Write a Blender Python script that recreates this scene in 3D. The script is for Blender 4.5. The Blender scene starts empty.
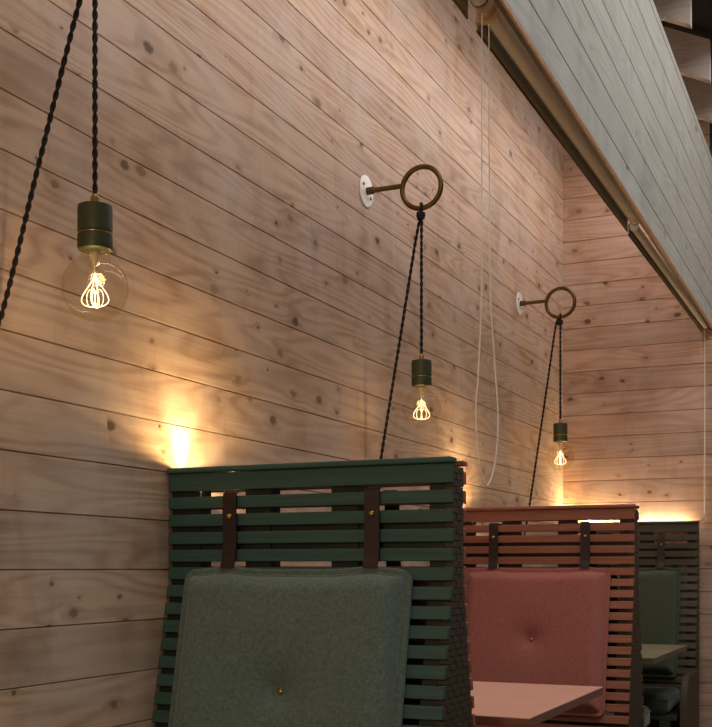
import bpy, bmesh, math, random
from mathutils import Vector, Matrix
random.seed(7)
SC = bpy.context.scene
COL = SC.collection
EYE = 1.13                      # camera height above the floor
def H(z): return z + EYE        # heights measured from eye level -> world

# ------------------------------------------------------------------ materials
def lin(c):
    return tuple((x/12.92 if x <= .04045 else ((x+.055)/1.055)**2.4) for x in c)
def hexc(s):
    s = s.lstrip('#'); return lin(tuple(int(s[i:i+2], 16)/255 for i in (0, 2, 4)))

class NT:
    def __init__(s, name):
        s.m = bpy.data.materials.new(name); s.m.use_nodes = True
        s.t = s.m.node_tree; s.t.nodes.clear()
    def n(s, kind, **kw):
        nd = s.t.nodes.new(kind)
        for k, v in kw.items(): setattr(nd, k, v)
        return nd
    def l(s, a, b): s.t.links.new(a, b)
    def put(s, sock, v):
        if hasattr(v, 'links') or isinstance(v, bpy.types.NodeSocket): s.l(v, sock)
        else: sock.default_value = v
    def math(s, op, a, b=0.0, c=None):
        nd = s.n('ShaderNodeMath', operation=op)
        s.put(nd.inputs[0], a); s.put(nd.inputs[1], b)
        if c is not None: s.put(nd.inputs[2], c)
        return nd.outputs[0]
    def xyz(s, x, y, z):
        nd = s.n('ShaderNodeCombineXYZ')
        for i, v in enumerate((x, y, z)): s.put(nd.inputs[i], v)
        return nd.outputs[0]
    def mix(s, f, a, b, mode='MIX'):
        nd = s.n('ShaderNodeMix', data_type='RGBA', blend_type=mode)
        s.put(nd.inputs[0], f)
        for i, v in ((6, a), (7, b)):
            s.put(nd.inputs[i], (*v, 1) if isinstance(v, tuple) and len(v) == 3 else v)
        return nd.outputs[2]
    def ramp(s, f, stops):
        nd = s.n('ShaderNodeValToRGB'); s.l(f, nd.inputs[0])
        el = nd.color_ramp.elements
        while len(el) < len(stops): el.new(.5)
        for e, (p, c) in zip(el, stops):
            e.position = p; e.color = (*c, 1) if isinstance(c, tuple) else (c, c, c, 1)
        return nd.outputs[0]
    def noise(s, vec, scale, detail=3, rough=.5, dist=0):
        nd = s.n('ShaderNodeTexNoise'); s.l(vec, nd.inputs['Vector'])
        nd.inputs['Scale'].default_value = scale; nd.inputs['Detail'].default_value = detail
        nd.inputs['Roughness'].default_value = rough; nd.inputs['Distortion'].default_value = dist
        return nd.outputs[0]
    def coords(s):
        tc = s.n('ShaderNodeTexCoord'); sp = s.n('ShaderNodeSeparateXYZ')
        s.l(tc.outputs['Object'], sp.inputs[0]); return tc.outputs['Object'], sp.outputs
    def finish(s, col, rough=.5, metal=0, bump=None, bstr=.2, bdist=.002, **kw):
        b = s.n('ShaderNodeBsdfPrincipled'); o = s.n('ShaderNodeOutputMaterial')
        s.put(b.inputs['Base Color'], (*col, 1) if isinstance(col, tuple) and len(col) == 3 else col)
        s.put(b.inputs['Roughness'], rough); b.inputs['Metallic'].default_value = metal
        for k, v in kw.items(): s.put(b.inputs[k.replace('_', ' ')], v)
        if bump is not None:
            bn = s.n('ShaderNodeBump'); bn.inputs['Strength'].default_value = bstr
            bn.inputs['Distance'].default_value = bdist
            s.l(bump, bn.inputs['Height']); s.l(bn.outputs[0], b.inputs['Normal'])
        s.l(b.outputs[0], o.inputs[0]); return s.m

def pine(name, axis, c_light, c_dark, c_knot, pitch, off, knots=.5, wash=.5, washcol=(.5, .46, .43), var=.25, seed=0.0, rough=.6):
    """pine boards lying along `axis`, stacked in z: per-board tint, cathedral grain, knots, patchy whitewash"""
    t = NT(name); oc, o = t.coords()
    a = o[axis]; z = o[2]
    k = t.math('FLOOR', t.math('DIVIDE', t.math('SUBTRACT', z, off), pitch))
    ks = t.math('ADD', k, seed)
    wn = t.n('ShaderNodeTexWhiteNoise', noise_dimensions='1D'); t.l(ks, wn.inputs['W'])
    rnd = wn.outputs['Value']
    al = t.math('ADD', a, t.math('MULTIPLY', rnd, 37.0))
    # knots
    kv = t.xyz(t.math('MULTIPLY', al, 6.2), t.math('MULTIPLY', z, 9.5), 0.0)
    vo = t.n('ShaderNodeTexVoronoi', feature='F1', voronoi_dimensions='2D'); t.l(kv, vo.inputs['Vector']); vo.inputs['Scale'].default_value = 1
    vo.inputs['Randomness'].default_value = .95
    cs = t.n('ShaderNodeSeparateColor'); t.l(vo.outputs['Color'], cs.inputs[0])
    clump = t.ramp(t.noise(t.xyz(t.math('MULTIPLY', al, 1.5), t.math('MULTIPLY', z, 2.2), seed), 1.0, 1), [(.40, 0.0), (.62, 1.0)])
    kn_on = t.math('LESS_THAN', cs.outputs[0], t.math('MULTIPLY', clump, knots))
    rad = t.math('MULTIPLY_ADD', t.math('POWER', cs.outputs[1], 2.0), .13, .04)
    jit = t.noise(kv, 7, 3, .7)
    dist = t.math('ADD', vo.outputs['Distance'], t.math('MULTIPLY', t.math('SUBTRACT', jit, .5), .17))
    q = t.math('DIVIDE', dist, rad)
    core = t.math('MULTIPLY', t.ramp(q, [(.55, 1.0), (.98, 0.0)]), kn_on)
    halo = t.math('MULTIPLY', t.ramp(t.math('MULTIPLY', q, .3), [(.1, 1.0), (.95, 0.0)]), kn_on)
    # grain: contour lines of a stretched field, pushed aside around knots
    fv = t.xyz(t.math('MULTIPLY', al, .75), t.math('MULTIPLY', z, 6.5), t.math('MULTIPLY', ks, 5.1))
    field = t.noise(fv, 1.0, 1.5, .45, .25)
    field = t.math('ADD', field, t.math('MULTIPLY', halo, .035))
    rings = t.math('SINE', t.math('MULTIPLY', field, 95.0))
    rings = t.ramp(t.math('MULTIPLY_ADD', rings, .5, .5), [(.0, 1.0), (.55, .25), (1.0, 0.0)])
    fine = t.noise(t.xyz(t.math('MULTIPLY', al, 3.0), t.math('MULTIPLY', z, 190.0), ks), 1.0, 3, .6)
    rough_g = t.noise(t.xyz(t.math('MULTIPLY', al, 1.3), t.math('MULTIPLY', z, 34.0), ks), 1.0, 3, .6)
    f = t.math('ADD', t.math('MULTIPLY', rings, .36), t.math('MULTIPLY', t.math('SUBTRACT', fine, .3), .65))
    f = t.math('ADD', f, t.math('MULTIPLY', t.math('SUBTRACT', rough_g, .4), .8))
    f = t.math('MAXIMUM', t.math('MINIMUM', f, 1.0), 0.0)
    col = t.mix(f, c_light, c_dark)
    # board to board tint
    tint = t.ramp(rnd, [(0.0, (1-var, 1-var*1.05, 1-var*1.1)), (.5, (1.0, 1.0, 1.0)), (1.0, (1.0, 1-var*.25, 1-var*.5))])
    col = t.mix(1.0, col, tint, 'MULTIPLY')
    # uneven whitewash
    w = t.noise(oc, 3.1, 4, .6, .4)
    w = t.math('MULTIPLY', t.ramp(w, [(.36, 0.0), (.68, 1.0)]), wash)
    col = t.mix(w, col, washcol)
    stain = t.noise(t.xyz(t.math('MULTIPLY', o[0], 5.0), t.math('MULTIPLY', o[1], 5.0), t.math('MULTIPLY', z, 1.6)), 1.0, 4, .65, .6)
    col = t.mix(t.math('MULTIPLY', t.ramp(stain, [(.52, 0.0), (.75, 1.0)]), .30*min(1, wash*2)), col, tuple(x*.55 for x in c_dark))
    col = t.mix(t.math('MULTIPLY', halo, .38), col, c_dark)
    col = t.mix(t.math('MULTIPLY', core, t.math('MULTIPLY_ADD', cs.outputs[2], .55, .35)), col, c_knot)
    return t.finish(col, rough, bump=f, bstr=.12, bdist=.0015, Specular_IOR_Level=.3)

def painted(name, c, c2=None, rough=.5, spec=.4):
    t = NT(name); oc, o = t.coords()
    v = t.xyz(t.math('MULTIPLY', o[0], 4.0), t.math('MULTIPLY', o[1], 40.0), t.math('MULTIPLY', o[2], 90.0))
    g = t.noise(v, 1, 4, .6)
    c2 = c2 or tuple(x*.72 for x in c)
    return t.finish(t.mix(t.ramp(g, [(.35, 0.0), (.7, 1.0)]), c, c2), rough, bump=g, bstr=.15, bdist=.001, Specular_IOR_Level=spec)

def fabric(name, c, c2):
    t = NT(name); oc, o = t.coords()
    g = t.noise(oc, 330, 2, .7); g2 = t.noise(oc, 95, 3, .6)
    w1 = t.math('SINE', t.math('MULTIPLY', o[2], 1500.0)); w2 = t.math('SINE', t.math('MULTIPLY', o[0], 1500.0))
    weave = t.math('MULTIPLY', w1, w2)
    f = t.math('ADD', t.math('MULTIPLY', g, .6), t.math('MULTIPLY', g2, .4))
    f = t.ramp(f, [(.36, 0.0), (.64, 1.0)])
    bump = t.math('ADD', g, t.math('MULTIPLY', weave, .2))
    return t.finish(t.mix(f, c, c2), .9, bump=bump, bstr=.55, bdist=.002, Specular_IOR_Level=.15, Sheen_Weight=.25, Sheen_Roughness=.5)

def metal(name, c, rough=.35, met=1.0, c2=None):
    t = NT(name); oc, o = t.coords()
    g = t.noise(oc, 60, 3, .6)
    return t.finish(t.mix(g, c, c2 or tuple(x*.7 for x in c)), t.math('MULTIPLY_ADD', g, .15, rough), metal=met)

def plain(name, c, rough=.5, **kw):
    t = NT(name); oc, o = t.coords()
    g = t.noise(oc, 40, 3, .6)
    return t.finish(t.mix(g, c, tuple(x*.85 for x in c)), rough, **kw)

def emit(name, c, s):
    t = NT(name); e = t.n('ShaderNodeEmission'); o = t.n('ShaderNodeOutputMaterial')
    e.inputs[0].default_value = (*c, 1); e.inputs[1].default_value = s; t.l(e.outputs[0], o.inputs[0]); return t.m

def thin_glass(name):
    t = NT(name)
    tr = t.n('ShaderNodeBsdfTransparent'); gl = t.n('ShaderNodeBsdfGlossy'); gl.inputs['Roughness'].default_value = .03
    gl.inputs[0].default_value = (1, .93, .78, 1)
    # amber film: light crosses more of it where the globe is seen edge-on
    lw = t.n('ShaderNodeLayerWeight'); lw.inputs[0].default_value = .35
    c = t.ramp(lw.outputs['Facing'], [(0.0, (.985, .965, .90)), (.62, (.965, .92, .80)), (.86, (.88, .76, .52)), (1.0, (.58, .43, .20))])
    t.l(c, tr.inputs[0])
    mx = t.n('ShaderNodeMixShader'); t.l(t.math('MULTIPLY_ADD', t.math('POWER', lw.outputs['Facing'], 4.0), .45, .03), mx.inputs[0]); t.l(tr.outputs[0], mx.inputs[1]); t.l(gl.outputs[0], mx.inputs[2])
    o = t.n('ShaderNodeOutputMaterial'); t.l(mx.outputs[0], o.inputs[0]); return t.m

PITCH = .1235
LINE0 = H(-.004)
OFF = LINE0 - 20*PITCH
M = {}
M['pine_left'] = pine('pine_left_wall', 1, hexc('d3b497'), hexc('8b664b'), hexc('4a3328'), PITCH, OFF, .8, .55, hexc('c8b8ac'), .24)
M['pine_end'] = pine('pine_end_wall', 0, hexc('cda98f'), hexc('946a54'), hexc('4a3026'), PITCH, OFF, .7, .5, hexc('c0aaa0'), .2, seed=41.0)
M['pine_grey'] = pine('pine_whitewashed', 1, hexc('c3beb4'), hexc('9f9a8f'), hexc('5d5750'), .128, H(1.28)-.024, .16, .5, hexc('c6c2ba'), .1, seed=11.0, rough=.65)
M['pine_rafter'] = pine('pine_rafter', 0, hexc('cbc0ba'), hexc('a0928a'), hexc('4a3d36'), .4, 0, .2, .6, hexc('c5c2c2'), .12, seed=77.0)
M['edge_wood'] = painted('raw_edge_wood', hexc('b98455'), hexc('96633a'))
M['green_slat'] = painted('green_stain', hexc('3a5850'), hexc('2e4842'))
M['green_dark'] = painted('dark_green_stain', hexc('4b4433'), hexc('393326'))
M['red_slat'] = painted('terracotta_stain', hexc('a0624a'), hexc('884e3a'))
M['side'] = painted('dark_side_wood', hexc('4c3f2c'), hexc('352c20'))
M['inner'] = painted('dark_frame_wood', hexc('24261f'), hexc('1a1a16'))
M['green_fabric'] = fabric('green_upholstery', hexc('4f5b53'), hexc('6f7d74'))
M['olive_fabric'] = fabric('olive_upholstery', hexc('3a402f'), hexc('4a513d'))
M['red_fabric'] = fabric('dusty_red_upholstery', hexc('98564b'), hexc('b06d60'))
M['leather'] = plain('oxblood_leather', hexc('2b1614'), .5)
M['brass'] = metal('brass', hexc('c9a15a'), .25)
M['bronze'] = metal('aged_bronze', hexc('7a6038'), .38, 1.0, hexc('4d3c24'))
M['plate'] = plain('pale_shine_plate', hexc('f6f2e6'), .25, metal=.0)  # polished plate's bright reflection put into a pale diffuse colour
M['socket'] = metal('green_patina_metal', hexc('525638'), .42, .45, hexc('3b3d28'))
M['cord'] = plain('black_fabric_cord', hexc('1a1512'), .85)
M['glass'] = thin_glass('amber_bulb_glass')
M['filament'] = emit('glowing_filament', (1.0, .70, .36), 4.5)
M['stem'] = plain('glass_stem', hexc('b9a78a'), .3)
M['tube'] = plain('taupe_blind_fabric', hexc('d0c4b8'), .75)
M['rail'] = metal('bronze_rail', hexc('ab9c74'), .5, .2)
M['cap'] = plain('dark_plastic', hexc('241e19'), .5)
M['bracket'] = plain('tan_plastic', hexc('a98560'), .5)
M['chain'] = plain('ivory_plastic_bead', hexc('f7efe4'), .4)
M['top_red'] = painted('table_rose_laminate', hexc('dba590'), hexc('cf9882'), .45)
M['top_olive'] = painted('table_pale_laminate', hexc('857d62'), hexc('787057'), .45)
M['ply'] = painted('plywood_edge', hexc('8f5f49'), hexc('74493a'))
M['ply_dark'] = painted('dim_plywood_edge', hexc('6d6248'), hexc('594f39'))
M['iron'] = metal('black_iron', hexc('1c1b1a'), .5, .8)
M['lens'] = emit('uplight_lens', (1.0, .72, .36), 8)
M['led'] = emit('led_strip_glow', (1.0, .74, .42), 130)
M['alu'] = metal('aluminium', hexc('8c8c8a'), .4)
M['steel'] = metal('steel', hexc('c9d2d8'), .35, .3)
M['floor'] = plain('dark_floor', hexc('4a3d33'), .6)
M['roof'] = plain('black_roof', hexc('0c0b0b'), .9)

# ------------------------------------------------------------------ mesh helpers
class MB:
    def __init__(s): s.b = bmesh.new()
    def quad_loft(s, loops, close=True, caps=True):
        vs = [[s.b.verts.new(p) for p in L] for L in loops]
        n = len(loops[0])
        for A, B in zip(vs, vs[1:]):
            for i in range(n if close else n-1):
                j = (i+1) % n
                s.b.faces.new((A[i], A[j], B[j], B[i]))
        if caps and close:
            s.b.faces.new(vs[0][::-1]); s.b.faces.new(vs[-1])
        return s
    def box(s, x0, x1, y0, y1, z0, z1, bev=0.0, shear=None):
        vs = [s.b.verts.new(p) for p in ((x0,y0,z0),(x1,y0,z0),(x1,y1,z0),(x0,y1,z0),(x0,y0,z1),(x1,y0,z1),(x1,y1,z1),(x0,y1,z1))]
        fs = [s.b.faces.new([vs[i] for i in q]) for q in ((3,2,1,0),(4,5,6,7),(0,1,5,4),(1,2,6,5),(2,3,7,6),(3,0,4,7))]
        if bev > 0:
            es = list({e for f in fs for e in f.edges})
            r = bmesh.ops.bevel(s.b, geom=es, offset=bev, segments=2, affect='EDGES', profile=.5)
            vs = list({v for f in r['faces'] for v in f.verts} | {v for v in vs if v.is_valid})
        if shear:
            for v in vs:
                if v.is_valid: v.co.y += shear(v.co.z)
        return s
    def lathe(s, prof, origin=(0,0,0), axis='Z', seg=28, caps=True):
        loops = []
        for r, h in prof:
            L = []
            for i in range(seg):
                a = 2*math.pi*i/seg; c, d = max(r, 1e-5)*math.cos(a), max(r, 1e-5)*math.sin(a)
                p = {'Z': (c, d, h), 'X': (h, c, d), 'Y': (d, h, c)}[axis]
                L.append(Vector(p)+Vector(origin))
            loops.append(L)
        return s.quad_loft(loops, True, caps)
    def tube(s, pts, r, seg=10, closed=False):
        pts = [Vector(p) for p in pts]; n = len(pts); loops = []
        up = None
        for i, p in enumerate(pts):
            if closed: d = pts[(i+1) % n]-pts[i-1]
            else: d = pts[min(i+1, n-1)]-pts[max(i-1, 0)]
            d.normalize()
            if up is None:
                up = Vector((0, 0, 1)) if abs(d.z) < .9 else Vector((1, 0, 0))
            up = (up-d*up.dot(d)).normalized(); w = d.cross(up)
            rr = r[i] if isinstance(r, (list, tuple)) else r
            loops.append([p+(up*math.cos(2*math.pi*k/seg)+w*math.sin(2*math.pi*k/seg))*rr for k in range(seg)])
        if closed:
            vs = [[s.b.verts.new(p) for p in L] for L in loops]
            for i in range(n):
                A, B = vs[i], vs[(i+1) % n]
                for k in range(seg): s.b.faces.new((A[k], A[(k+1) % seg], B[(k+1) % seg], B[k]))
            return s
        return s.quad_loft(loops, True, True)
    def sphere(s, c, r, u=10, v=7):
        bmesh.ops.create_uvsphere(s.b, u_segments=u, v_segments=v, radius=r, matrix=Matrix.Translation(c)); return s
    def build(s, name, mat, parent=None, smooth=False, angle=None):
        bmesh.ops.recalc_face_normals(s.b, faces=s.b.faces)
        me = bpy.data.meshes.new(name); s.b.to_mesh(me); s.b.free()
        me.materials.append(mat if not isinstance(mat, str) else M[mat])
        if smooth:
            me.polygons.foreach_set('use_smooth', [True]*len(me.polygons))
            if angle:
                try: me.set_sharp_from_angle(angle=math.radians(angle))
                except Exception: pass
        o = bpy.data.objects.new(name, me); COL.objects.link(o)
        if parent: o.parent = parent
        return o

def tag(o, label, cat, group=None):
    o['label'] = label; o['category'] = cat
    if group: o['group'] = group
    return o
def thing(name, label, cat, loc=(0, 0, 0), group=None):
    o = bpy.data.objects.new(name, None); COL.objects.link(o); o.location = loc
    o.empty_display_size = .1
    return tag(o, label, cat, group)
def struct(o): o['kind'] = 'structure'; return o
def dup(root, loc, label):
    r = root.copy(); COL.objects.link(r); r.location = loc; r['label'] = label
    for ch in list(root.children):
        c = ch.copy(); COL.objects.link(c); c.parent = r
        for g in list(ch.children):
            d = g.copy(); COL.objects.link(d); d.parent = c
    return r

def smooth_path(ctrl, step):
    """Catmull-Rom through the control points, resampled at even steps"""
    P = [Vector(p) for p in ctrl]; P = [2*P[0]-P[1]] + P + [2*P[-1]-P[-2]]
    raw = []
    for i in range(1, len(P)-2):
        a, b, c, d = P[i-1:i+3]
        for k in range(24):
            t = k/24
            raw.append(.5*((2*b)+(c-a)*t+(2*a-5*b+4*c-d)*t*t+(3*b-a-3*c+d)*t**3))
    raw.append(P[-2])
    out = [raw[0].copy()]; acc = 0
    for a, b in zip(raw, raw[1:]):
        L = (b-a).length; pos = 0
        while acc+(L-pos) >= step:
            pos += step-acc; acc = 0; out.append(a.lerp(b, pos/L))
        acc += L-pos
    return out

# ------------------------------------------------------------------ setting
END_Y = 6.437
def boards(name, mat, fixed, run0, run1, z0, z1, pitch, off, along, thick=.02, g=.0022, gd=.006, xfun=None):
    """tongue and groove cladding: one extruded profile with V grooves"""
    prof = [(z0, 0.0)]
    k = math.ceil((z0-off)/pitch+1e-6)
    while off+k*pitch < z1-.004:
        z = off+k*pitch
        prof += [(z-g, 0.0), (z, gd), (z+g, 0.0)]; k += 1
    prof.append((z1, 0.0))
    loop = [(z, d) for z, d in prof] + [(z1, thick), (z0, thick)]
    mb = MB(); L = []
    for run in (run0, run1):
        if along == 'y': L.append([((xfun(run) if xfun else fixed)-d, run, z) for z, d in loop])
        else: L.append([(run, fixed+d, z) for z, d in loop])
    return struct(mb.quad_loft(L).build(name, mat))
boards('wall_left', M['pine_left'], 0.0, -1.6, 7.3, 0, H(2.98), PITCH, OFF, 'y')
boards('wall_back', M['pine_end'], END_Y, 0.0, .80, 0, H(2.6), PITCH, OFF, 'x')
boards('wall_back_aisle', M['pine_end'], END_Y+.002, .80, 2.6, 0, H(1.96), PITCH, OFF, 'x')
def bulk_x(y): return .865-.0105*(y-2.45)
boards('wall_bulkhead', M['pine_grey'], 0, -1.6, END_Y-.002, H(1.29), H(2.19), .128, H(1.28)-.024, 'y', .02, .0028, .007, bulk_x)
mb = MB()
mb.quad_loft([[(bulk_x(y)+.002, y, H(1.278)), (bulk_x(y)+.002, y, H(1.2905)), (bulk_x(y)-.004, y, H(1.2905)), (bulk_x(y)-.004, y, H(1.278))] for y in (-1.6, END_Y-.002)])
struct(mb.build('trim_1', M['edge_wood']))
mb = MB()
mb.quad_loft([[(bulk_x(y)-.0042, y, H(1.279)), (bulk_x(y)-.0042, y, H(1.2895)), (bulk_x(y)-.02, y, H(1.2895)), (bulk_x(y)-.02, y, H(1.284))] for y in (-1.6, END_Y-.002)])
struct(mb.build('trim_gap_shade', M['cap']))  # dark strip standing in for the shaded gap behind the bulkhead edge
struct(MB().box(-.3, 5.2, -2.6, 8.5, -.06, 0).build('floor', M['floor']))
SL = .485
def roof_z(x): return H(2.56)-SL*(x-.9)
mb = MB()
mb.quad_loft([[(x, y, z) for x, z in ((-.3, roof_z(-.3)), (1.02, roof_z(1.02)), (1.02, roof_z(1.02)+.05), (-.3, roof_z(-.3)+.05))] for y in (-1.6, 9.0)])
struct(mb.build('ceiling', M['roof']))
struct(MB().box(-.3, 2.6, 9.0, 9.06, 0, H(3.2)).build('wall_gable', M['roof']))

# rafters crossing above the bulkhead
for i, (y, lab) in enumerate(((5.08, 'whitewashed rafter end nearest the camera, at the top edge, with a small bolt'),
                              (5.70, 'whitewashed rafter end just below the bolted one, over the grey bulkhead'),
                              (6.31, 'third rafter end down behind the grey bulkhead, cut by the right edge'),
                              (6.92, 'farthest and lowest rafter end behind the grey bulkhead, a sliver'))):
    r = thing('rafter', lab, 'rafter', (.9, y, H(2.33)), 'rafters above the bulkhead')
    mb = MB(); hh = .195
    mb.quad_loft([[(0, yy, 0), (0, yy, hh), (-.9, yy, hh+.9*SL), (-.9, yy, .9*SL)] for yy in (0, .045)])
    mb.build('beam', M['pine_rafter'], r)
    if i == 0:
        MB().lathe([(.002, -.012), (.012, -.012), (.014, -.004), (.014, 0), (.004, .0005)], (-.115, 0, .052), 'Y', 12).build('bolt', M['steel'], r, True, 40)

# ------------------------------------------------------------------ slatted back-to-back benches
W = .759; TOP = .252; KNEE = -.02; LEAN = .206
def lean_f(z): return -LEAN*max(0.0, KNEE-(z-EYE))
def lean_r(z): return LEAN*.95*max(0.0, KNEE-(z-EYE))
SP = .0441
def slat_rows(front=True):
    rows = [(.193, .2375)] if front else []
    top = .178 if front else .2245
    while top > -1.0:
        rows.append((top-.030, top)); top -= SP
    return rows
def slat_mesh(rows, y0, y1, sh, x0, x1):
    mb = MB()
    for a, b in rows: mb.box(x0, x1, y0, y1, H(a), H(b), .002, sh)
    return mb
X0B = .001
def bench(y, front_mat, rear_mat, label, rear=True, seat_f=True, seat_r=True, rearlab=None, frontlab=None):
    b = thing('slatted_bench', label, 'bench', (0, y, 0))
    # cap and slats facing the camera
    MB().box(X0B, W+.004, -.010, .03, H(TOP-.014), H(TOP), .004).build('top_rail', front_mat, b)
    slat_mesh(slat_rows(True), 0, .018, lean_f, X0B, W).build('front_slats', front_mat, b)
    D = .105 if rear else .05
    if rear: MB().box(.001, .40, .0305, .0845, H(TOP-.055), H(TOP-.05)).build('light_blocker', M['inner'], b)  # added, unseen blocker keeping uplight spill out of the slat gaps
    if rear:
        o = MB().box(X0B, W, .085, .113, H(.238), H(TOP-.002), .003).build('rear_rail', rear_mat, b)
        s = slat_mesh(slat_rows(False), .087, .105, lean_r, X0B, W).build('rear_slats', rear_mat, b)
        if rearlab: s['label'] = rearlab; o['label'] = rearlab
    # uprights between the two faces follow the lean as a wedge
    def upright(x0, x1, matn='inner', nm='upright'):
        mb = MB(); L = []
        for z in (H(TOP-.018), H(KNEE), .0):
            yf = .0185+lean_f(z); yr = (D-.0185 if rear else D)+(lean_r(z) if rear else 0)
            if nm == 'upright' and rear: yr = min(yr, yf+.05+.0*yr) if z > H(KNEE)-.001 else yr
            L.append([(x0, yf, z), (x1, yf, z), (x1, yr, z), (x0, yr, z)])
        mb.quad_loft(L); return mb.build(nm, M[matn], b)
    for x0, x1 in ((X0B, .085), (.215, .285), (.45, .52), (.70, .736)): upright(x0, x1)
    MB().box(.02, .735, .024, .05, H(.03), H(.112)).build('back_rail', M['inner'], b)
    # end panel: thin staggered blocks between the slats
    mb = MB(); z = TOP-.018; i = 0
    while z > -1.02:
        z0 = z-.0155; zz = H((z+z0)/2)
        yf = .0185+lean_f(zz); yr = (D-.0185 if rear else D)+(lean_r(zz) if rear else 0)
        n = max(2, int((yr-yf)/.021))
        for j in range(n):
            a = yf+(yr-yf)*j/n; c = yf+(yr-yf)*(j+1)/n
            xo = W-.0018 if (i+j) % 2 else W-.0005
            mb.box(.7365, xo, a+.0006, c-.0006, H(z0), H(z)-.0012)
        z = z0; i += 1
    sp = mb.build('side_panel', M['side'], b)
    # seats
    for on, sgn, sh in ((seat_f, -1, lean_f), (seat_r and rear, 1, lean_r)):
        if not on: continue
        base = D if sgn > 0 else 0.0
        mb = MB(); ys = base+sh(H(-.72))+sgn*.004; ye = base+sgn*.60
        for k in range(8):
            a = ys+(ye-ys)*k/8; c = ys+(ye-ys)*(k+.8)/8
            mb.box(.02, W-.02, min(a, c), max(a, c), H(-.745), H(-.722), .002)
        mb.box(.05, .10, min(ys, ye)+.0, max(ys, ye)-.03 if sgn > 0 else max(ys, ye), 0, H(-.745))
        mb.box(W-.10, W-.05, min(ys, ye), max(ys, ye)-.03 if sgn > 0 else max(ys, ye), 0, H(-.745))
        mb.build('seat', rear_mat if sgn > 0 else front_mat, b)
    return b

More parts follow.
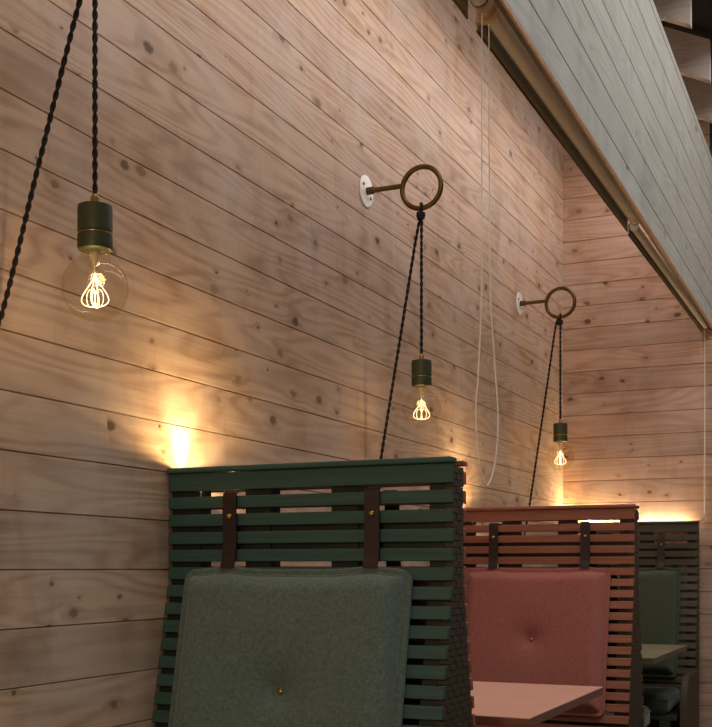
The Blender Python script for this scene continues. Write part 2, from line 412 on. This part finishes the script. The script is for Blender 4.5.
def back_cushion(y, sgn, mat, label, x0=.064, x1=.669, h=.585, group=None):
    """square hanging back cushion with a stitched flange, centre button and two leather straps"""
    lean = math.atan(LEAN)
    root = thing('back_cushion', label, 'cushion', ((x0+x1)/2, y, H(-.006)), group)
    w = x1-x0; T = .056; N = 46
    def warp(u, v): return Vector((u, 0, v))
    def prof(d):               # height above the back plane for the distance d from the edge
        if d < .016: return .016 - .004*(d/.016)
        k = min(1, (d-.016)/.045); return .011+(T-.011)*(1-(1-k)**2.6)
    us = [w*(.5-.5*math.cos(math.pi*i/N))*.5 + w*i/N*.5 for i in range(N+1)]
    vs = [h*(.5-.5*math.cos(math.pi*i/N))*.5 + h*i/N*.5 for i in range(N+1)]
    rim = [0, .006, .0125, .0165, .0205]
    def ins(a, L): return sorted({round(q, 5) for q in [x for x in a if .03 < x < L-.03]+rim+[L-r for r in rim]+[.026, L-.026]})
    us, vs = ins(us, w), ins(vs, h)
    bm = bmesh.new(); g = []; g2 = []
    cx, cy = w*.5, h*.5
    rnd = random.Random(int(y*100))
    ph = [rnd.uniform(0, 6) for _ in range(4)]
    for v in vs:
        row = []; rb = []
        for u in us:
            du, dv = min(u, w-u), min(v, h-v)
            R = .03
            if du < R and dv < R: d = R-math.hypot(R-du, R-dv)
            else: d = min(du, dv)
            uu, vv = u, v
            if d < 0:            # round the corners
                k = R/math.hypot(R-du, R-dv); nu, nv = R-(R-du)*k, R-(R-dv)*k
                uu = nu if u < w/2 else w-nu; vv = nv if v < h/2 else h-nv; d = 0
            t = prof(d)
            r = math.hypot(u-cx, v-cy)
            t -= .030*math.exp(-(r/.035)**1.3)+.007*math.exp(-(r/.12)**2)
            t += .0015*math.sin(u*14+ph[0])*math.sin(v*11+ph[1])*min(1, d/.06)
            # gentle rise of the top edge under the straps
            top = .008*(math.exp(-((u-.121)/.055)**2)+math.exp(-((u-(w-.102))/.055)**2))*(1-v/h)**3
            z = -vv+top
            row.append(bm.verts.new((uu-w/2, sgn*t, z))); rb.append(bm.verts.new((uu-w/2, sgn*.0005, z)))
        g.append(row); g2.append(rb)
    nv, nu = len(vs), len(us)
    for j in range(nv-1):
        for i in range(nu-1):
            bm.faces.new((g[j][i], g[j][i+1], g[j+1][i+1], g[j+1][i]))
            bm.faces.new((g2[j][i], g2[j+1][i], g2[j+1][i+1], g2[j][i+1]))
    for j in range(nv-1):
        for i in (0, nu-1): bm.faces.new((g[j][i], g2[j][i], g2[j+1][i], g[j+1][i]))
    for i in range(nu-1):
        for j in (0, nv-1): bm.faces.new((g[j][i], g2[j][i], g2[j][i+1], g[j][i+1]))
    rot = Matrix.Rotation(-sgn*lean*-1 if sgn > 0 else -lean, 4, 'X')
    # tilt so that the foot stands out from the bench (towards sgn)
    R = Matrix.Rotation(lean if sgn > 0 else -lean, 4, 'X')
    bmesh.ops.transform(bm, matrix=R, verts=bm.verts)
    m = MB(); m.b.free(); m.b = bm
    body = m.build('cover', mat, root, True)
    # piping round the rim of the body
    def tr(p): return R @ Vector(p)
    pts = []
    i0 = .0165; rr = .026
    for (qx, qy, a0) in ((w-i0-rr, i0+rr, -90), (w-i0-rr, h-i0-rr, 0), (i0+rr, h-i0-rr, 90), (i0+rr, i0+rr, 180)):
        for k in range(7):
            a = math.radians(a0+15*k); u = qx+rr*math.cos(a); v = qy+rr*math.sin(a)
            pts.append((u, v))
    dense = []
    for a, c in zip(pts, pts[1:]+pts[:1]):
        n = max(1, int(math.hypot(c[0]-a[0], c[1]-a[1])/.02))
        for k in range(n): dense.append((a[0]+(c[0]-a[0])*k/n, a[1]+(c[1]-a[1])*k/n))
    P = []
    for u, v in dense:
        top = .008*(math.exp(-((u-.121)/.055)**2)+math.exp(-((u-(w-.102))/.055)**2))*(1-v/h)**3
        P.append(tr((u-w/2, sgn*.0135, -v+top)))
    MB().tube(P, .0032, 6, True).build('piping', mat, root, True)
    c = tr((0, sgn*(T-.034), -cy))
    n = tr((0, sgn, 0))-tr((0, 0, 0))
    mb = MB(); mb.lathe([(.0015, .0065), (.006, .005), (.0085, .002), (.0085, -.002), (.003, -.003)], (0, 0, 0), 'Y', 16)
    for vtx in mb.b.verts:
        vtx.co = Vector((vtx.co.x, vtx.co.y*sgn, vtx.co.z)); vtx.co = R @ vtx.co + c
    mb.build('button', M['brass'], root, True)['label'] = 'small brass button'
    for sx in (-w/2+.121, w/2-.102):
        # out of the first gap, down over the slats, onto the cushion's top edge
        off = EYE-H(-.006)
        path = [(.0, .188), (-.0+.006*1, .183), (.0075, .17), (.008, .12), (.008, .06), (.010, .025), (.016, .008)]
        P = []
        base = -.052*1
        pth = [(-.022, .186), (-.004, .1865), (.004, .181), (.0055, .165), (.0055, .12), (.0055, .06), (.008, .03), (.014, .014), (.018, .000)]
        L = []
        for d, z in pth:
            L.append([(sx-.019, sgn*(d), z+.006), (sx+.019, sgn*(d), z+.006), (sx+.019, sgn*(d+.0035), z+.006), (sx-.019, sgn*(d+.0035), z+.006)])
        L2 = [[(x, yy, z) for x, yy, z in q] for q in L]
        s = MB().quad_loft(L2).build('strap', M['leather'], root)
        mb = MB().lathe([(.0015, .006), (.005, .005), (.008, .0015), (.008, 0)], (0, 0, 0), 'Y', 16)
        for vtx in mb.b.verts: vtx.co = Vector((vtx.co.x+sx, vtx.co.y*sgn+sgn*.009, vtx.co.z+.132))
        mb.build('stud', M['brass'], s, True)
    return root

Y1, Y2, Y3 = 2.452, 4.572, 6.329
bench(Y1, M['green_slat'], M['red_slat'], 'dark green slatted bench back, the nearest, with terracotta slats behind it', rearlab='terracotta slats on the far side', seat_f=False)
bench(Y2, M['red_slat'], M['green_dark'], 'terracotta slatted bench back in the middle, behind the nearest green one', rearlab='dark green slats on the far side', seat_f=False)
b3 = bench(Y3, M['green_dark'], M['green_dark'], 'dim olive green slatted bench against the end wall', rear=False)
back_cushion(Y1-.001, -1, M['green_fabric'], 'large green back cushion with brass button hanging on the nearest bench')
back_cushion(Y2-.001, -1, M['red_fabric'], 'dusty red back cushion with brass button hanging on the middle bench')
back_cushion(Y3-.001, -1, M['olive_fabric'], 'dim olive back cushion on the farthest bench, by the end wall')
back_cushion(Y1+.106, 1, M['red_fabric'], 'red back cushion glimpsed through the slats behind the nearest green bench')
back_cushion(Y2+.106, 1, M['olive_fabric'], 'green back cushion hidden on the far side of the middle terracotta bench')

def seat_cushion(y0, y1, mat, label):
    root = thing('seat_cushion', label, 'cushion', (0, 0, H(-.722)))
    mb = MB().box(.06, .70, y0, y1, 0.0005, .105, .028); 
    o = mb.build('cover', mat, root, True, 50)
    z = .077
    ring = [(.063, y0+.003), (.697, y0+.003), (.697, y1-.003), (.063, y1-.003)]
    P = []
    for a, c in zip(ring, ring[1:]+ring[:1]):
        for k in range(12): P.append((a[0]+(c[0]-a[0])*k/12, a[1]+(c[1]-a[1])*k/12, z))
    MB().tube(P, .004, 6, True).build('piping', mat, root, True)
    return root
seat_cushion(Y3-.60, Y3-.195, M['olive_fabric'], 'olive green seat cushion on the farthest bench, below the pale table')
seat_cushion(Y2+.105+.175, Y2+.105+.60, M['olive_fabric'], 'green seat cushion behind the middle terracotta bench, at the bottom edge')
# arm panel at the aisle end of the far bench
mb = MB(); L = []
prof = [(-.60, 0.0), (-.60, .30)] + [(-.60+.13*(1-math.cos(a)), .30+.30*math.sin(a)) for a in [math.pi/2*k/8 for k in range(1, 9)]] + [(-.16, .60), (-.16, 0.0)]
mb.quad_loft([[(x, yy, z) for yy, z in prof] for x in (W-.004, W+.026)]).build('arm_panel', M['side'], b3)

# ------------------------------------------------------------------ tables
def table(x1, y0, y1, top_mat, label, edge='ply'):
    t = thing('booth_table', label, 'table', (0, (y0+y1)/2, 0)); d = (y1-y0)/2; z = H(-.39)
    MB().box(.006, x1, -d, d, z-.004, z, .0015).build('table_top', top_mat, t)
    MB().box(.006, x1-.0005, -d+.0005, d-.0005, z-.026, z-.0042, .001).build('core', M[edge], t)
    MB().lathe([(.03, .02), (.03, z-.032)], (x1*.55, 0, 0), 'Z', 20).build('column', M['iron'], t, True, 40)
    MB().lathe([(.21, 0), (.21, .012), (.05, .022), (.03, .03)], (x1*.55, 0, 0), 'Z', 32).build('base_plate', M['iron'], t, True, 40)
    MB().box(x1*.55-.2, x1*.55+.2, -.03, .03, z-.034, z-.0262).build('top_bracket', M['iron'], t)
    return t
table(.812, 2.905, 3.775, M['top_red'], 'rose coloured tabletop in front of the dusty red cushion')
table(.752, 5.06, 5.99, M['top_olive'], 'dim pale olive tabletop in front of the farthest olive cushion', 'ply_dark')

# ------------------------------------------------------------------ ring brackets and pendant bulbs
RX, RZ = .21, 1.304
def ring_bracket(y, label, RX=RX):
    t = thing('ring_bracket', label, 'bracket', (0, y, H(RZ)), 'wall ring brackets')
    zc = .015
    p = MB().lathe([(.054, 0.0005), (.056, .002), (.056, .004), (.053, .006), (.001, .0065)], (0, 0, zc), 'X', 40).build('wall_plate', M['plate'], t, True, 30)
    p['label'] = 'pale round wall plate'
    for dy, dz in ((-.03, .018), (.03, -.018)):
        MB().lathe([(.0055, .0062), (.0055, .008), (.003, .0095), (.001, .0096)], (0, dy, zc+dz), 'X', 12).build('screw', M['bronze'], p, True, 40)
    MB().lathe([(.013, .006), (.013, .03), (.0095, .034), (.0085, .045), (.0085, RX-.066)], (0, 0, zc), 'X', 18).build('arm', M['bronze'], t, True, 40)
    n = 56
    pts = [(RX+.071*math.cos(2*math.pi*k/n), 0, .071*math.sin(2*math.pi*k/n)) for k in range(n)]
    MB().tube(pts, .0088, 12, True).build('ring', M['bronze'], t, True)
    return t

def twisted(ctrl, pitch=.046, rs=.0031, off=.0029):
    path = smooth_path(ctrl, .0045); mb = MB()
    up = None; strands = [[], []]; s = 0
    for i, p in enumerate(path):
        d = (path[min(i+1, len(path)-1)]-path[max(i-1, 0)]).normalized()
        if up is None: up = Vector((0, 1, 0)) if abs(d.y) < .9 else Vector((1, 0, 0))
        up = (up-d*up.dot(d)).normalized(); w = d.cross(up)
        a = 2*math.pi*s/pitch; q = (up*math.cos(a)+w*math.sin(a))*off
        strands[0].append(p+q); strands[1].append(p-q); s += .0045
    for st in strands: mb.tube(st, rs, 6)
    return mb

def pendant(y, zb, tail, label, rx=RX):
    """globe bulb on a twisted cord; zb = bulb centre height"""
    t = thing('pendant_light', label, 'lamp', (rx, y, zb), 'globe bulb pendants')
    R = .0655
    # socket: two ribbed cylinders, cord grip on top
    s = MB().lathe([(.030, .104), (.0335, .106), (.0348, .110), (.0348, .118), (.0348, .134), (.0325, .136), (.0325, .139),
                    (.0345, .141), (.0345, .187), (.0335, .193), (.012, .195), (.001, .1955)][::1], (0, 0, -.03), 'Z', 36).build('socket', M['socket'], t, True, 35)
    MB().lathe([(.0330, .1363), (.0336, .1375), (.0330, .1387)], (0, 0, -.03), 'Z', 36, False).build('groove_ring', M['brass'], s, True)
    MB().lathe([(.007, .195), (.009, .197), (.009, .209), (.006, .216), (.002, .217)], (0, 0, -.03), 'Z', 20).build('cord_grip', M['brass'], s, True, 40)
    # glass globe with neck
    pr = []
    for k in range(0, 41):
        a = math.pi*k/40
        r, z = R*math.sin(a), -R*math.cos(a)
        if z > .045 and r < .043: break
        pr.append((max(r, .0004), z))
    pr += [(.0365, .0535), (.030, .060), (.0265, .067), (.0255, .075)]
    g = MB().lathe(pr, (0, 0, 0), 'Z', 40, False).build('bulb_globe', M['glass'], t, True)
    MB().lathe([(.0265, .0755), (.0275, .078), (.0275, .0835), (.001, .084)], (0, 0, 0), 'Z', 28).build('screw_cap', M['brass'], g, True, 40)
    MB().lathe([(.002, .030), (.0035, .034), (.0035, .04), (.005, .05), (.011, .066), (.013, .076)], (0, 0, 0), 'Z', 16).build('glass_stem', M['stem'], g, True)
    mb = MB()
    for ang in (0.35, 0.35+math.pi/2):
        ca, sa = math.cos(ang), math.sin(ang)
        pts = []
        for k in range(41):      # teardrop hairpin
            q = 2*math.pi*k/40
            rr = .036*math.sin(q)*math.sin(q/2)**1.0
            z = .034-.072*math.sin(q/2)**1.1
            pts.append((rr*ca, rr*sa, z))
        mb.tube(pts, .0009, 6)
        for sg in (-1, 1):
            pts = [((sg*.0085+.0085*math.sin(2*math.pi*k/24))*ca, (sg*.0085+.0085*math.sin(2*math.pi*k/24))*sa, -.020+.0175*math.cos(2*math.pi*k/24)) for k in range(24)]
            mb.tube(pts, .0006, 6, True)
    mb.build('filament', M['filament'], g, True)
    # cord: up from the socket, over the ring, and down to the wall
    zr = H(RZ)-zb-.071      # ring bar, relative to the bulb
    up = [(0, 0, .183), (0, 0, .30), (0, 0, zr-.10), (.002, -.002, zr-.03), (.003, -.0135, zr-.004), (.003, -.0125, zr+.009), (.0, .001, zr+.0155)]
    down = [(-.004, .0135, zr+.008), (-.005, .0125, zr-.008), (-.007, .006, zr-.03)] + [(x-rx, yy-y, z-zb) for x, yy, z in tail]
    twisted(up+down).build('cord', M['cord'], t, True)
    mb = MB()
    for dz, rr in ((-.0185, .0125), (-.026, .0135), (-.0335, .0115)):
        n = 20; mb.tube([(-.002+rr*.9*math.cos(2*math.pi*k/n), -.001+rr*math.sin(2*math.pi*k/n), zr+dz+.002*math.sin(4*math.pi*k/n)) for k in range(n)], .0042, 7, True)
    mb.build('cord_knot', M['cord'], t, True)
    return t

PY = (1.868, 3.68, 5.562)
ring_bracket(PY[0], 'bronze wall ring above the picture, carrying the large leftmost bulb', .218)
ring_bracket(PY[1], 'bronze ring on a pale wall plate, larger one in the middle of the wall')
ring_bracket(PY[2], 'small bronze ring on a pale wall plate near the back corner')
pendant(PY[0], H(.557), [(.181, PY[0], H(1.138)), (.08, PY[0], H(.833)), (.013, PY[0]-.035, H(.52)), (.012, PY[0]-.12, H(.32)), (.012, PY[0]-.14, H(-.7))], 'largest lit globe bulb on a black twisted cord, at left', .218)
pendant(PY[1], H(.547), [(.186, PY[1], H(1.110)), (.130, PY[1], H(.788)), (.060, PY[1], H(.387)), (.014, PY[1], H(.10)), (.012, PY[1], H(-.2)), (.012, PY[1], H(-.36))], 'lit globe bulb on black cord hanging above the nearest green bench')
pendant(PY[2], H(.546), [(.188, PY[2], H(1.197)), (.133, PY[2], H(.831)), (.056, PY[2], H(.323)), (.014, PY[2], H(.06)), (.012, PY[2], H(-.2)), (.012, PY[2], H(-.36))], 'smallest lit globe bulb, hanging above the terracotta bench near the corner')

# ------------------------------------------------------------------ roller blinds on the bulkhead
def chain(ctrl_loop, parent):
    path = smooth_path(ctrl_loop, .0056); mb = MB()
    for p in path: mb.sphere(p, .0023, 6, 4)
    mb.tube([p for p in path[::2]], .0008, 4)
    return mb.build('bead_chain', M['chain'], parent, True)
def blind(y0, y1, cx, cz, r, rail, label, clutch=True):
    t = thing('roller_blind', label, 'blind', (cx, y0, H(cz)), 'roller blinds along the bulkhead')
    L = y1-y0
    MB().lathe([(r, .03), (r, L-.006)], (0, 0, 0), 'Y', 28).build('fabric_roll', M['tube'], t, True, 40)
    MB().lathe([(r+.0012, L-.006), (r+.0012, L-.001)], (0, 0, 0), 'Y', 28).build('end_cap', M['cap'], t, True, 40)
    x0, x1, z0, z1 = rail
    rb = MB().box(x0-cx, x1-cx, .02, L-.004, z0-cz, z1-cz, .0012).build('bottom_rail', M['rail'], t)
    MB().lathe([(.0032, .02), (.0032, L-.004)], ((x0+x1)/2-cx, 0, z0-cz), 'Y', 8).build('rail_lip', M['bronze'], rb, True)
    return t
B1 = blind(2.60, 4.415, .795, 1.325, .0225, (.762, .767, 1.282, 1.345), 'long taupe roller blind with the white bead chain, along the grey bulkhead')
B2 = blind(4.42, END_Y-.01, .782, 1.307, .0165, (.7615, .766, 1.276, 1.322), 'farther taupe roller blind running from the seam to the end wall')
B0 = blind(.55, 2.55, .795, 1.325, .0225, (.762, .767, 1.282, 1.345), 'nearest roller blind, mostly above the picture, ending at the chain bracket')
# clutch and bracket with the chain at the near end of the long blind
mb = MB().box(-.030, .026, .004, .014, -.026, .03, .002)
mb.box(-.032, .028, .004, .026, -.030, -.025, .002)
mb.build('bracket', M['bracket'], B1)
MB().lathe([(.001, -.022), (.020, -.022), (.024, -.018), (.024, .004)], (0, 0, 0), 'Y', 28).build('clutch', M['bracket'], B1, True, 40)
cy0, cy1 = -.075, -.02
def zz(z): return z-1.325
chain([(.004, -.048, zz(1.285)), (.004, -.050, zz(1.0)), (.004, -.052, zz(.65)), (.004, -.075, zz(.45)), (.004, -.093, zz(.36)), (.004, -.070, zz(.25)), (.004, -.014, zz(.194)),
       (.004, .048, zz(.25)), (.004, .076, zz(.36)), (.004, .046, zz(.5)), (.004, .012, zz(.68)), (.004, .006, zz(1.0)), (.004, .004, zz(1.285))], B1)
L2 = END_Y-.01-4.42
chain([(.0, L2-.02, -.03), (.0, L2-.025, -.5), (.0, L2-.045, -.9), (-.0, L2-.03, -1.02), (.0, L2-.012, -.9), (.0, L2-.008, -.5), (.0, L2-.006, -.03)], B2)

# ------------------------------------------------------------------ lamps hidden behind the bench tops
def light(kind, name, loc, energy, color, **kw):
    d = bpy.data.lights.new(name, kind); d.energy = energy; d.color = color
    for k, v in kw.items(): setattr(d, k, v)
    o = bpy.data.objects.new(name, d); COL.objects.link(o); o.location = loc; return o
WARM = (1.0, .68, .30)
def uplight(y, label, ztop=TOP, beam=17.0, spill=7.0, x=.021, wall=0):
    t = thing('uplight', label, 'lamp', (x, y, H(ztop-.10)), 'wall uplights behind the bench tops')
    MB().lathe([(.001, 0), (.02, 0), (.02, .076), (.0175, .08), (.0165, .077), (.001, .077)], (0, 0, 0), 'Z', 20).build('housing', M['alu'], t, True, 40)
    MB().lathe([(.016, .0775), (.001, .0785)], (0, 0, 0), 'Z', 20).build('lens', M['lens'], t, True)
    s = light('SPOT', 'uplight_beam', (x, y, H(ztop-.016)), beam, WARM, spot_size=math.radians(75), spot_blend=1.0, shadow_soft_size=.006)
    s.rotation_euler = (0, math.radians(180-6), 0)
    light('POINT', 'uplight_spill', (.16, y, H(ztop-.010)), spill, WARM, shadow_soft_size=.008)
    MB().box(-.0255, -.0205, -.008, .008 if not wall else wall, .02, .05).build('mount', M['alu'], t)
    return t
uplight(Y1+.056, 'small uplight behind the top left corner of the nearest green bench')
uplight(Y2+.056, 'small uplight behind the top rail of the terracotta bench, glowing on the wall')
uplight(Y3+.083, 'small uplight behind the farthest bench, lighting the back corner', wall=END_Y-Y3-.083)
t = thing('led_strip', 'glowing light strip behind the top of the farthest bench', 'lamp', (0, Y3+.078, H(.222)))
MB().box(.10, .70, -.008, .0295, -.012, 0).build('channel', M['alu'], t)
MB().box(.10, .70, -.006, .006, .0003, .004).build('diffuser', M['led'], t)
for y, z in zip(PY, (.557, .547, .546)):
    light('POINT', 'bulb_light', (RX, y, H(z)-.02), .7, (1.0, .66, .33), shadow_soft_size=.02)

# unseen area lamps: hall daylight from above, added fills in alcove and at rear
def aimed_area(name, loc, target, sx, sy, energy, color):
    o = light('AREA', name, loc, energy, color, shape='RECTANGLE', size=sx, size_y=sy)
    o.rotation_euler = (Vector(target)-Vector(loc)).to_track_quat('-Z', 'Y').to_euler(); return o
aimed_area('daylight_aisle', (2.3, 3.8, H(3.3)), (.6, 3.9, H(1.2)), 5.2, 1.2, 74, (1.0, .97, .92))
aimed_area('alcove_fill', (.69, 3.6, H(2.14)), (0, 3.6, H(1.45)), 5.4, .12, 23, (1.0, .91, .93))  # added fill that brightens the upper wall behind the bulkhead
aimed_area('rear_warm_fill', (1.7, -2.5, 1.5), (.6, 4.0, 1.5), 1.8, 1.6, 15, (1.0, .86, .66))  # added warm fill for the bench fronts and blinds, not daylight

light('POINT', 'warm_fill_behind_camera', (.95, -.35, H(.45)), 36, (1.0, .72, .36), shadow_soft_size=.12)  # made-up warm fill that yellows and lifts the lower left wall
w = bpy.data.worlds.new('hall_ambience'); SC.world = w; w.use_nodes = True
bg = w.node_tree.nodes['Background']; bg.inputs[0].default_value = (.80, .87, 1.0, 1); bg.inputs[1].default_value = .12

# ------------------------------------------------------------------ camera
cd = bpy.data.cameras.new('camera'); cam = bpy.data.objects.new('camera', cd); COL.objects.link(cam)
F = 1150.0
cd.sensor_fit = 'HORIZONTAL'; cd.sensor_width = 36; cd.lens = F/712*36
cd.shift_y = (568-363.5)/712; cd.clip_start = .05
cam.location = (1.64, 0, EYE); cam.rotation_euler = (math.pi/2, 0, math.atan(524/F))
SC.camera = cam
vs = SC.view_settings; SC.display_settings.display_device = 'sRGB'
vs.view_transform = 'Standard'; vs.look = 'None'; vs.exposure = 0.0; vs.gamma = 1.0; vs.use_curve_mapping = False
